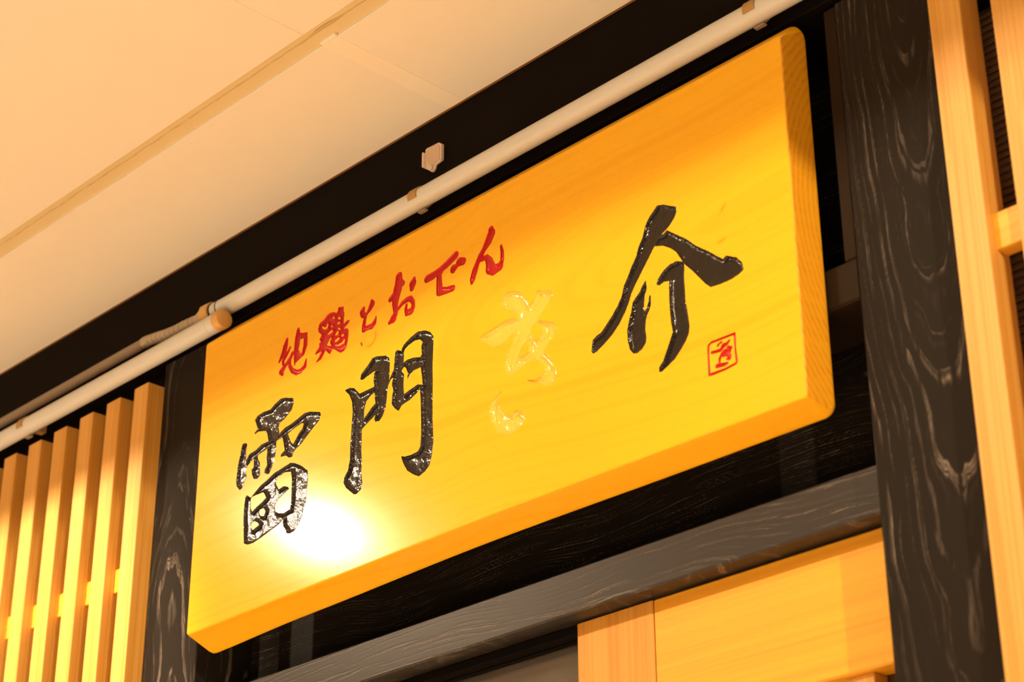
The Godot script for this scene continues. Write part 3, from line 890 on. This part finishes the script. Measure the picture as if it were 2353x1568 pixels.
func carving(letter: Dictionary, ragged: FastNoiseLite) -> Dictionary:
	var lo := Vector2(1e6, 1e6)
	var hi := -lo
	for kind in ["solid", "brush"]:
		for flat in letter[kind]:
			var w := 2 if kind == "solid" else 3
			for i in flat.size() / w:
				var p := Vector2(flat[w * i], flat[w * i + 1])
				var r: float = 0.0 if w == 2 else flat[w * i + 2]
				lo = lo.min(p - Vector2(r, r))
				hi = hi.max(p + Vector2(r, r))
	var i0 := floori((lo.x - 7.0) / STEP)
	var j0 := floori((lo.y - 7.0) / STEP)
	var g := {"i0": i0, "j0": j0, "x0": i0 * STEP, "y0": j0 * STEP, "nx": ceili((hi.x + 7.0) / STEP) - i0 + 1, "ny": ceili((hi.y + 7.0) / STEP) - j0 + 1}
	var nx: int = g.nx
	var ny: int = g.ny
	var s := PackedFloat32Array()
	s.resize(nx * ny)
	s.fill(6.0)
	for flat in letter.solid:
		var f := outline_field(flat, g)
		for i in s.size():
			if f[i] < s[i]:
				s[i] = f[i]
	for flat in letter.brush:
		var count: int = flat.size() / 3
		for i in count - 1:
			var ax: float = flat[3 * i]
			var ay: float = flat[3 * i + 1]
			var ar: float = flat[3 * i + 2]
			var ex: float = flat[3 * i + 3] - ax
			var ey: float = flat[3 * i + 4] - ay
			var er: float = flat[3 * i + 5] - ar
			var l2 := maxf(ex * ex + ey * ey, 0.0001)
			var reach := maxf(ar, ar + er) + 5.0
			for y in range(maxi(0, int((minf(ay, ay + ey) - reach - g.y0) / STEP)), mini(ny - 1, int((maxf(ay, ay + ey) + reach - g.y0) / STEP)) + 1):
				for x in range(maxi(0, int((minf(ax, ax + ex) - reach - g.x0) / STEP)), mini(nx - 1, int((maxf(ax, ax + ex) + reach - g.x0) / STEP)) + 1):
					var px: float = g.x0 + x * STEP - ax
					var py: float = g.y0 + y * STEP - ay
					var t := clampf((px * ex + py * ey) / l2, 0.0, 1.0)
					px -= t * ex
					py -= t * ey
					var q := sqrt(px * px + py * py) - ar - t * er
					if q < s[y * nx + x]:
						s[y * nx + x] = q
	for flat in letter.hole:
		var f := outline_field(flat, g)
		for i in s.size():
			if -f[i] > s[i]:
				s[i] = -f[i]
	var rough: float = 0.45 if letter.paint != "red" else 0.2
	for y in ny:
		for x in nx:
			if s[y * nx + x] < 5.0:
				s[y * nx + x] += rough * ragged.get_noise_2d(g.x0 + x * STEP, g.y0 + y * STEP)
	g.s = s
	return g


# how deep the chisel went (millimetres, negative = up) at a distance inside the outline
func chisel(paint: String, d: float) -> float:
	if paint == "black":
		return 0.8 * minf(d / 0.5, 1.0) + 3.2 * (1.0 - exp(-d / 2.6)) if d > 0.0 else d * 2.4
	if paint == "gold":
		return 1.9 * minf(d / 0.6, 1.0) + 4.8 * (1.0 - exp(-d / 3.0)) if d > 0.0 else d * 3.0
	return 0.6 * minf(d / 0.5, 1.0) + 2.4 * (1.0 - exp(-d / 1.7)) if d > 0.0 else d * 2.0


func carve_mesh(g: Dictionary, paint: String) -> ArrayMesh:
	var nx: int = g.nx
	var ny: int = g.ny
	var s: PackedFloat32Array = g.s
	var deep := PackedFloat32Array()
	deep.resize(nx * ny)
	var ripple := noise(0.36, 2, 51)
	var swell := noise(0.055, 2, 52)
	for y in ny:
		for x in nx:
			var q := s[y * nx + x]
			if q < 2.5:
				var fx: float = g.x0 + x * STEP
				var fy: float = g.y0 + y * STEP
				var near_wall := exp(-maxf(0.0, -q - 1.5) / 1.8)
				var amp := clampf(-q / 1.2, 0.0, 1.0)
				var add := 0.0
				if paint == "black":
					add = amp * ((0.06 + 0.8 * near_wall) * ripple.get_noise_2d(fx, fy) + 0.30 * swell.get_noise_2d(fx, fy))
				elif paint == "gold":
					add = amp * ((0.06 + 0.4 * near_wall) * ripple.get_noise_2d(fx, fy) + 0.5 * swell.get_noise_2d(fx, fy))
				else:
					add = amp * 0.22 * ripple.get_noise_2d(fx, fy)
				deep[y * nx + x] = chisel(paint, -q) + add
			else:
				deep[y * nx + x] = -7.0
	var v := PackedVector3Array()
	var n := PackedVector3Array()
	for y in ny - 1:
		for x in nx - 1:
			var ids := [y * nx + x, y * nx + x + 1, (y + 1) * nx + x + 1, (y + 1) * nx + x]
			if s[ids[0]] >= 0.0 and s[ids[1]] >= 0.0 and s[ids[2]] >= 0.0 and s[ids[3]] >= 0.0:
				continue
			var vp := PackedVector3Array()
			var vn := PackedVector3Array()
			for k in 4:
				var a: int = ids[k]
				var b: int = ids[(k + 1) % 4]
				var pa := Vector3(a % nx, a / nx, 0)
				var pb := Vector3(b % nx, b / nx, 0)
				if s[a] < 0.0:
					vp.append(Vector3(pa.x, pa.y, maxf(deep[a], 0.02)))
					vn.append(slope(deep, a, nx, ny))
				if (s[a] < 0.0) != (s[b] < 0.0):
					var t: float = s[a] / (s[a] - s[b])
					var pc := pa.lerp(pb, t)
					vp.append(pc)
					vn.append(slope(deep, a, nx, ny).lerp(slope(deep, b, nx, ny), t))
			for k in range(1, vp.size() - 1):
				for q in [0, k + 1, k]:
					v.append(Vector3((g.x0 + vp[q].x * STEP) / 1000.0, (g.y0 + vp[q].y * STEP) / 1000.0, -vp[q].z / 1000.0))
					n.append(vn[q].normalized())
	return mesh_of(v, n)


func slope(deep: PackedFloat32Array, at: int, nx: int, ny: int) -> Vector3:
	var x := at % nx
	var y := at / nx
	var xa := maxi(x - 1, 0)
	var xb := mini(x + 1, nx - 1)
	var ya := maxi(y - 1, 0)
	var yb := mini(y + 1, ny - 1)
	return Vector3((deep[y * nx + xb] - deep[y * nx + xa]) / ((xb - xa) * STEP), (deep[yb * nx + x] - deep[ya * nx + x]) / ((yb - ya) * STEP), 1.0).normalized()


func bottom_edge(x: float) -> float:
	return -0.2353 + 0.0045 * exp(-pow((x - 0.05) / 0.25, 2.0)) - 0.0008 * cos(x * 9.0)


func bottom_back(x: float) -> float:
	return -0.2500 + 0.0075 * smoothstep(-0.4, 0.05, x) - 0.0018 * smoothstep(0.1, 0.4, x) - 0.007 * smoothstep(-0.35, -0.6, x)


func ring_outline(z: float, inset: float, radius: float, back: float) -> PackedVector3Array:
	# once round the board, counter-clockwise from the lower left corner; "back" goes from 0 at the front to 1 at the back
	var out := PackedVector3Array()
	var x0 := lerpf(-0.5785, -0.5805, back) + inset
	var x1 := lerpf(0.5785, 0.5800, back) - inset
	var y1 := lerpf(0.2355, 0.2790, back) - inset
	var low := func(x: float) -> float:
		return lerpf(bottom_edge(x), bottom_back(x), back) + inset
	var r := radius
	var rt := radius * lerpf(1.0, 2.2, back)
	for i in 41:
		var x := lerpf(x0 + r, x1 - r, i / 40.0)
		out.append(Vector3(x, low.call(x), z))
	var yb: float = low.call(x1 - r)
	for i in range(1, 6):
		var t := i / 6.0 * PI / 2.0
		out.append(Vector3(x1 - r + r * sin(t), yb + r - r * cos(t), z))
	for i in 13:
		out.append(Vector3(x1, lerpf(yb + r, y1 - rt, i / 12.0), z))
	for i in range(1, 6):
		var t := i / 6.0 * PI / 2.0
		out.append(Vector3(x1 - rt + rt * cos(t), y1 - rt + rt * sin(t), z))
	for i in 41:
		out.append(Vector3(lerpf(x1 - rt, x0 + r, i / 40.0), y1, z))
	for i in range(1, 6):
		var t := i / 6.0 * PI / 2.0
		out.append(Vector3(x0 + r - r * sin(t), y1 - r + r * cos(t), z))
	yb = low.call(x0 + r)
	for i in 13:
		out.append(Vector3(x0, lerpf(y1 - r, yb + r, i / 12.0), z))
	for i in range(1, 6):
		var t := i / 6.0 * PI / 2.0
		out.append(Vector3(x0 + r - r * cos(t), yb + r - r * sin(t), z))
	return out


func build_sign() -> void:
	var o := thing("wooden_sign", "thick varnished yellow wooden signboard carved with black, red and gold characters", "sign", Vector3(0, SIGN_Y, 0))
	var all := letters()
	var ragged := noise(0.35, 2, 61)
	var cells := {}                   # tiles of 16 cells that some carving touches
	var inside := {}                  # tile -> the carvings on it
	var fields := {}
	var tile := 16
	var ox := -704                    # the grid starts here, in cells
	var oy := -272
	for called in all:
		var g := carving(all[called], ragged)
		fields[called] = g
		for y in g.ny:
			for x in g.nx:
				if g.s[y * g.nx + x] < STEP * 1.6:
					var key := Vector2i((x + g.i0 - ox) / tile, (y + g.j0 - oy) / tile)
					cells[key] = true
					if x + g.i0 > ox and (x + g.i0 - ox) % tile == 0:
						cells[Vector2i(key.x - 1, key.y)] = true
					if (y + g.j0 - oy) % tile == 0:
						cells[Vector2i(key.x, key.y - 1)] = true
	var v := PackedVector3Array()
	var uv := PackedVector2Array()
	var tiles_x := 88
	var tiles_y := 34
	var total := PackedFloat32Array()
	var wx := tiles_x * tile + 1
	var wy := tiles_y * tile + 1
	total.resize(wx * wy)
	total.fill(6.0)
	for called in fields:
		var g: Dictionary = fields[called]
		for y in g.ny:
			for x in g.nx:
				var q: float = g.s[y * g.nx + x]
				var at: int = (y + g.j0 - oy) * wx + x + g.i0 - ox
				if q < total[at]:
					total[at] = q
	for ty in tiles_y:
		for tx in tiles_x:
			if not cells.has(Vector2i(tx, ty)):
				flat_quad(v, uv, (ox + tx * tile) * STEP, (oy + ty * tile) * STEP, tile * STEP, tile * STEP)
				continue
			for y in range(ty * tile, (ty + 1) * tile):
				for x in range(tx * tile, (tx + 1) * tile):
					var ids := [y * wx + x, y * wx + x + 1, (y + 1) * wx + x + 1, (y + 1) * wx + x]
					var n_in := 0
					for k in ids:
						if total[k] < 0.0:
							n_in += 1
					if n_in == 4:
						continue
					if n_in == 0:
						flat_quad(v, uv, (ox + x) * STEP, (oy + y) * STEP, STEP, STEP)
						continue
					var p := PackedVector2Array()
					for k in 4:
						var a: int = ids[k]
						var b: int = ids[(k + 1) % 4]
						var pa := Vector2(a % wx + ox, a / wx + oy) * STEP
						var pb := Vector2(b % wx + ox, b / wx + oy) * STEP
						if total[a] >= 0.0:
							p.append(pa)
						if (total[a] < 0.0) != (total[b] < 0.0):
							p.append(pa.lerp(pb, total[a] / (total[a] - total[b])))
					for k in range(1, p.size() - 1):
						for q in [0, k + 1, k]:
							put_face(v, uv, p[q])
	var n := PackedVector3Array()
	n.resize(v.size())
	n.fill(Vector3.BACK)
	# from the edge of the grid out to the rounded, slightly wavy rim, then over the edge and round the back
	var rect := [ox * STEP / 1000.0, (ox + tiles_x * tile) * STEP / 1000.0, oy * STEP / 1000.0, (oy + tiles_y * tile) * STEP / 1000.0]
	var rim := ring_outline(FRONT, 0.0016, 0.004, 0.0)
	for i in rim.size():
		var a := rim[i]
		var b := rim[(i + 1) % rim.size()]
		var ai := Vector3(clampf(a.x, rect[0], rect[1]), clampf(a.y, rect[2], rect[3]), FRONT)
		var bi := Vector3(clampf(b.x, rect[0], rect[1]), clampf(b.y, rect[2], rect[3]), FRONT)
		for p in [a, bi, b, a, ai, bi]:
			v.append(p)
			n.append(Vector3.BACK)
			uv.append(Vector2((p.x + 0.6) / 1.2, (0.25 - p.y) / 0.5))
	var mesh := mesh_of(v, n, uv)
	var rows := []
	rows.append(ring_outline(FRONT, 0.0016, 0.004, 0.0))
	rows.append(ring_outline(FRONT - 0.0004, 0.0005, 0.0045, 0.02))
	rows.append(ring_outline(FRONT - 0.0018, 0.0, 0.005, 0.05))
	rows.append(ring_outline(FRONT - 0.0060, 0.0, 0.005, 0.14))
	rows.append(ring_outline(0.0100, 0.0, 0.010, 0.88))
	rows.append(ring_outline(0.0050, 0.0, 0.013, 0.98))
	rows.append(ring_outline(0.0020, 0.0012, 0.013, 1.0))
	rows.append(ring_outline(0.0005, 0.0040, 0.013, 1.0))
	rows.append(ring_outline(0.0005, 0.2300, 0.005, 1.0))
	var rows_a := []                  # long sides and the left end
	var rows_b := []                  # the right end shows end grain
	var total_n: int = rows[0].size()
	for row in rows:
		var ra := PackedVector3Array()
		var rb := PackedVector3Array()
		for i in range(59, total_n):
			ra.append(row[i])
		for i in 44:
			ra.append(row[i])
		for i in range(43, 60):
			rb.append(row[i])
		rows_a.append(ra)
		rows_b.append(rb)
	skin(rows_a, false, func(p: Vector3) -> Vector2: return Vector2((p.x + 0.6) / 1.2, (0.25 - (p.y - (FRONT - p.z) * 0.35 * signf(-p.y))) / 0.5 * 0.92 + 0.04), mesh, true)
	skin(rows_b, false, func(p: Vector3) -> Vector2: return Vector2(p.z / 0.06, (0.25 - p.y) / 0.5 * 0.85 + 0.05), mesh, true)
	mesh.surface_set_material(0, mat.face)
	mesh.surface_set_material(1, mat.face)
	mesh.surface_set_material(2, mat.end)
	var board := part("board", mesh, null, o)
	board.set_meta("label", "yellow wooden board")
	var paints := {"black": mat.ink, "red": mat.red, "gold": mat.gold}
	var says := {"black": "carved character in glossy black lacquer", "red": "small carved character painted red", "gold": "carved character left in clear golden lacquer"}
	for called in fields:
		var paint: String = all[called].paint
		var kind := "carved_seal" if called == "seal" else "carved_character"
		var text: String = says[paint] if called != "seal" else "small red square seal"
		part(kind, carve_mesh(fields[called], paint), paints[paint], o, Vector3(0, 0, FRONT), text)


func flat_quad(v: PackedVector3Array, uv: PackedVector2Array, x: float, y: float, w: float, h: float) -> void:
	for q in [Vector2(x, y), Vector2(x + w, y + h), Vector2(x + w, y), Vector2(x, y), Vector2(x, y + h), Vector2(x + w, y + h)]:
		put_face(v, uv, q)


func put_face(v: PackedVector3Array, uv: PackedVector2Array, mm: Vector2) -> void:
	v.append(Vector3(mm.x / 1000.0, mm.y / 1000.0, FRONT))
	uv.append(Vector2((mm.x / 1000.0 + 0.6) / 1.2, (0.25 - mm.y / 1000.0) / 0.5))


# ------------------------------------------------------------------ conduit, clips and the broken mount on the beam
func c_clip(width: float, r: float, from: float, to: float) -> ArrayMesh:
	# a springy band round a pipe along x: section 1.6 mm thick, angles from the front (+z) over the top
	var rows := []
	var steps := 22
	for i in steps + 1:
		var t := lerpf(from, to, float(i) / steps)
		var dir := Vector3(0, sin(t), cos(t))
		var row := PackedVector3Array()
		for q in [[-1.0, 0.0], [-1.0, 1.0], [1.0, 1.0], [1.0, 0.0]]:
			row.append(dir * (r + 0.0016 * q[1]) + Vector3(q[0] * width / 2.0, 0, 0))
		rows.append(row)
	var v := PackedVector3Array()
	var n := PackedVector3Array()
	for i in steps:
		for j in 4:
			var a: Vector3 = rows[i][j]
			var b: Vector3 = rows[i][(j + 1) % 4]
			var c: Vector3 = rows[i + 1][(j + 1) % 4]
			var d: Vector3 = rows[i + 1][j]
			var mid := (a + b + c + d) / 4.0
			var out := (mid - Vector3(0, mid.y, mid.z).normalized() * (r + 0.0008))
			out = (b - a).cross(c - a).normalized()
			var centre := Vector3(0, mid.y, mid.z).normalized() * (r + 0.0008)
			if out.dot(mid - centre) < 0.0:
				out = -out
			put_tri(v, n, a, b, c, out)
			put_tri(v, n, a, c, d, out)
	for e in [0, steps]:
		var q: Array = [rows[e][0], rows[e][1], rows[e][2], rows[e][3]]
		var other: Vector3 = rows[1 if e == 0 else steps - 1][0]
		var out := ((q[0] as Vector3) - other).normalized()
		put_tri(v, n, q[0], q[1], q[2], out)
		put_tri(v, n, q[0], q[2], q[3], out)
	return mesh_of(v, n)


func pipe_clip(x: float, y: float, z: float, r: float, label: String) -> void:
	var o := thing("pipe_clip", label, "pipe clip", Vector3(x, y, z), "")
	part("band", c_clip(0.018, r + 0.0003, deg_to_rad(-22.0), deg_to_rad(235.0)), mat.clip, o)
	plank("lip", Vector3(-0.008, -r - 0.0042, -0.010), Vector3(0.008, -r - 0.0012, -0.003), 0.0006, mat.grey, o)
	plank("base", Vector3(-0.008, -r * 0.3, -z + 0.0021), Vector3(0.008, r * 0.9, -r - 0.0018), 0.0004, mat.clip, o)


func build_pipes() -> void:
	var a := thing("conduit_pipe", "long white conduit running above the sign, ending in a yellow connector", "conduit", Vector3(0, 2.9915, 0.0205), "conduits on the beam")
	part("pipe", rod(-0.585, 3.0, 0.0148, 32), mat.pvc, a)
	part("collar", rod(-0.601, -0.5845, 0.0152, 32), mat.pvc, a)
	part("seal_ring", rod(-0.5859, -0.5842, 0.0156, 32, 0.0003), mat.ring, a)
	part("seal_ring", rod(-0.6040, -0.6012, 0.0166, 32, 0.0004), mat.ring, a)
	part("connector_nut", rod(-0.627, -0.6040, 0.0196, 10, 0.002), mat.cap, a, Vector3.ZERO, "yellow plastic connector nut")
	part("connector_throat", rod(-0.642, -0.627, 0.0140, 20, 0.002), mat.flex, a)
	var b := thing("conduit_pipe", "white conduit left of the sign, its right end closed by a yellow cap", "conduit", Vector3(0, 2.9575, 0.0365), "conduits on the beam")
	part("pipe", rod(-2.6, -0.5880, 0.0150, 32), mat.pvc, b)
	part("collar", rod(-0.5880, -0.5700, 0.0153, 32), mat.pvc, b)
	part("end_cap", rod(-0.5710, -0.5530, 0.0162, 14, 0.0015), mat.cap, b, Vector3.ZERO, "yellow plastic end cap")
	var c := thing("conduit_pipe", "thin grey conduit behind the white one, joined to a ribbed hose", "conduit", Vector3(0, 3.0165, 0.0115), "conduits on the beam")
	part("pipe", rod(-2.6, -0.818, 0.0086, 24), mat.grey, c)
	part("sleeve", rod(-0.820, -0.808, 0.0098, 24), mat.zinc, c)
	# the ribbed hose bends up to the connector
	var curve := Curve3D.new()
	for q in [[-0.809, 3.0165, 0.0125], [-0.776, 3.0110, 0.0140], [-0.748, 3.0060, 0.0150], [-0.720, 3.0025, 0.0160], [-0.690, 3.0010, 0.0170], [-0.665, 2.9985, 0.0180], [-0.640, 2.9940, 0.0200]]:
		curve.add_point(Vector3(q[0], q[1], q[2]), Vector3(-0.008, 0.0008, 0), Vector3(0.008, -0.0008, 0))
	var pts := PackedVector3Array()
	var rr := PackedFloat32Array()
	var total := curve.get_baked_length()
	var steps := 240
	for i in steps + 1:
		pts.append(curve.sample_baked(total * i / steps))
		var ph := fposmod(total * i / steps / 0.0140, 1.0)
		rr.append(0.0058 + 0.0034 * smoothstep(0.0, 0.25, ph) * (1.0 - smoothstep(0.68, 0.93, ph)))
	var hose := thing("ribbed_hose", "short ribbed flexible hose between the thin conduit and the yellow connector", "hose", Vector3.ZERO)
	part("corrugated_tube", tube(pts, rr, 24), mat.flex, hose)
	pipe_clip(-0.107, 2.9915, 0.0205, 0.0148, "brown clip on the conduit above the red writing, under the broken white mount")
	pipe_clip(0.522, 2.9915, 0.0205, 0.0148, "brown clip on the conduit above the right end of the sign")
	pipe_clip(-1.137, 2.9575, 0.0365, 0.0150, "brown clip on the lower left conduit above the slat screen")
	var s := thing("pipe_screw", "small bright screw head beside the thin conduit, far left", "screw", Vector3(-1.132, 3.0010, 0.0))
	part("head", tube_z(0.004, 0.0026, 0.0022, 0.0060), mat.zinc, s)
	# the broken plastic mount
	var m := thing("plastic_mount", "broken white plastic mount stuck on the black beam above the conduit", "mount", Vector3(-0.0955, 3.062, 0.002))
	var base := PackedVector2Array([Vector2(-0.0190, 0.0205), Vector2(-0.0165, 0.0228), Vector2(0.0105, 0.0212), Vector2(0.0165, 0.0150), Vector2(0.0165, -0.0118), Vector2(0.0045, -0.0135), Vector2(0.0030, -0.0185), Vector2(-0.0005, -0.0222), Vector2(-0.0052, -0.0216), Vector2(-0.0190, -0.0100)])
	base.reverse()
	part("plate", slab(base, 0.0002, 0.0036, 0.0008), mat.mount, m)
	var pad := PackedVector2Array([Vector2(-0.0160, 0.0180), Vector2(-0.0140, 0.0200), Vector2(0.0090, 0.0188), Vector2(0.0140, 0.0130), Vector2(0.0140, -0.0090), Vector2(0.0030, -0.0110), Vector2(-0.0020, -0.0140), Vector2(-0.0120, -0.0040)])
	pad.reverse()
	part("foam_pad", slab(pad, 0.0036, 0.0046, 0.0004), mat.pad, m)
	plank("rim", Vector3(-0.0208, -0.0098, 0.0002), Vector3(-0.0176, 0.0150, 0.0085), 0.0006, mat.mount, m)
	plank("rim", Vector3(0.0168, -0.0120, 0.0002), Vector3(0.0192, 0.0148, 0.0060), 0.0005, mat.mount, m)
	part("stub", tube_z(0.0045, 0.0040, 0.0036, 0.0080), mat.mount, m, Vector3(-0.0040, -0.0165, 0.0))
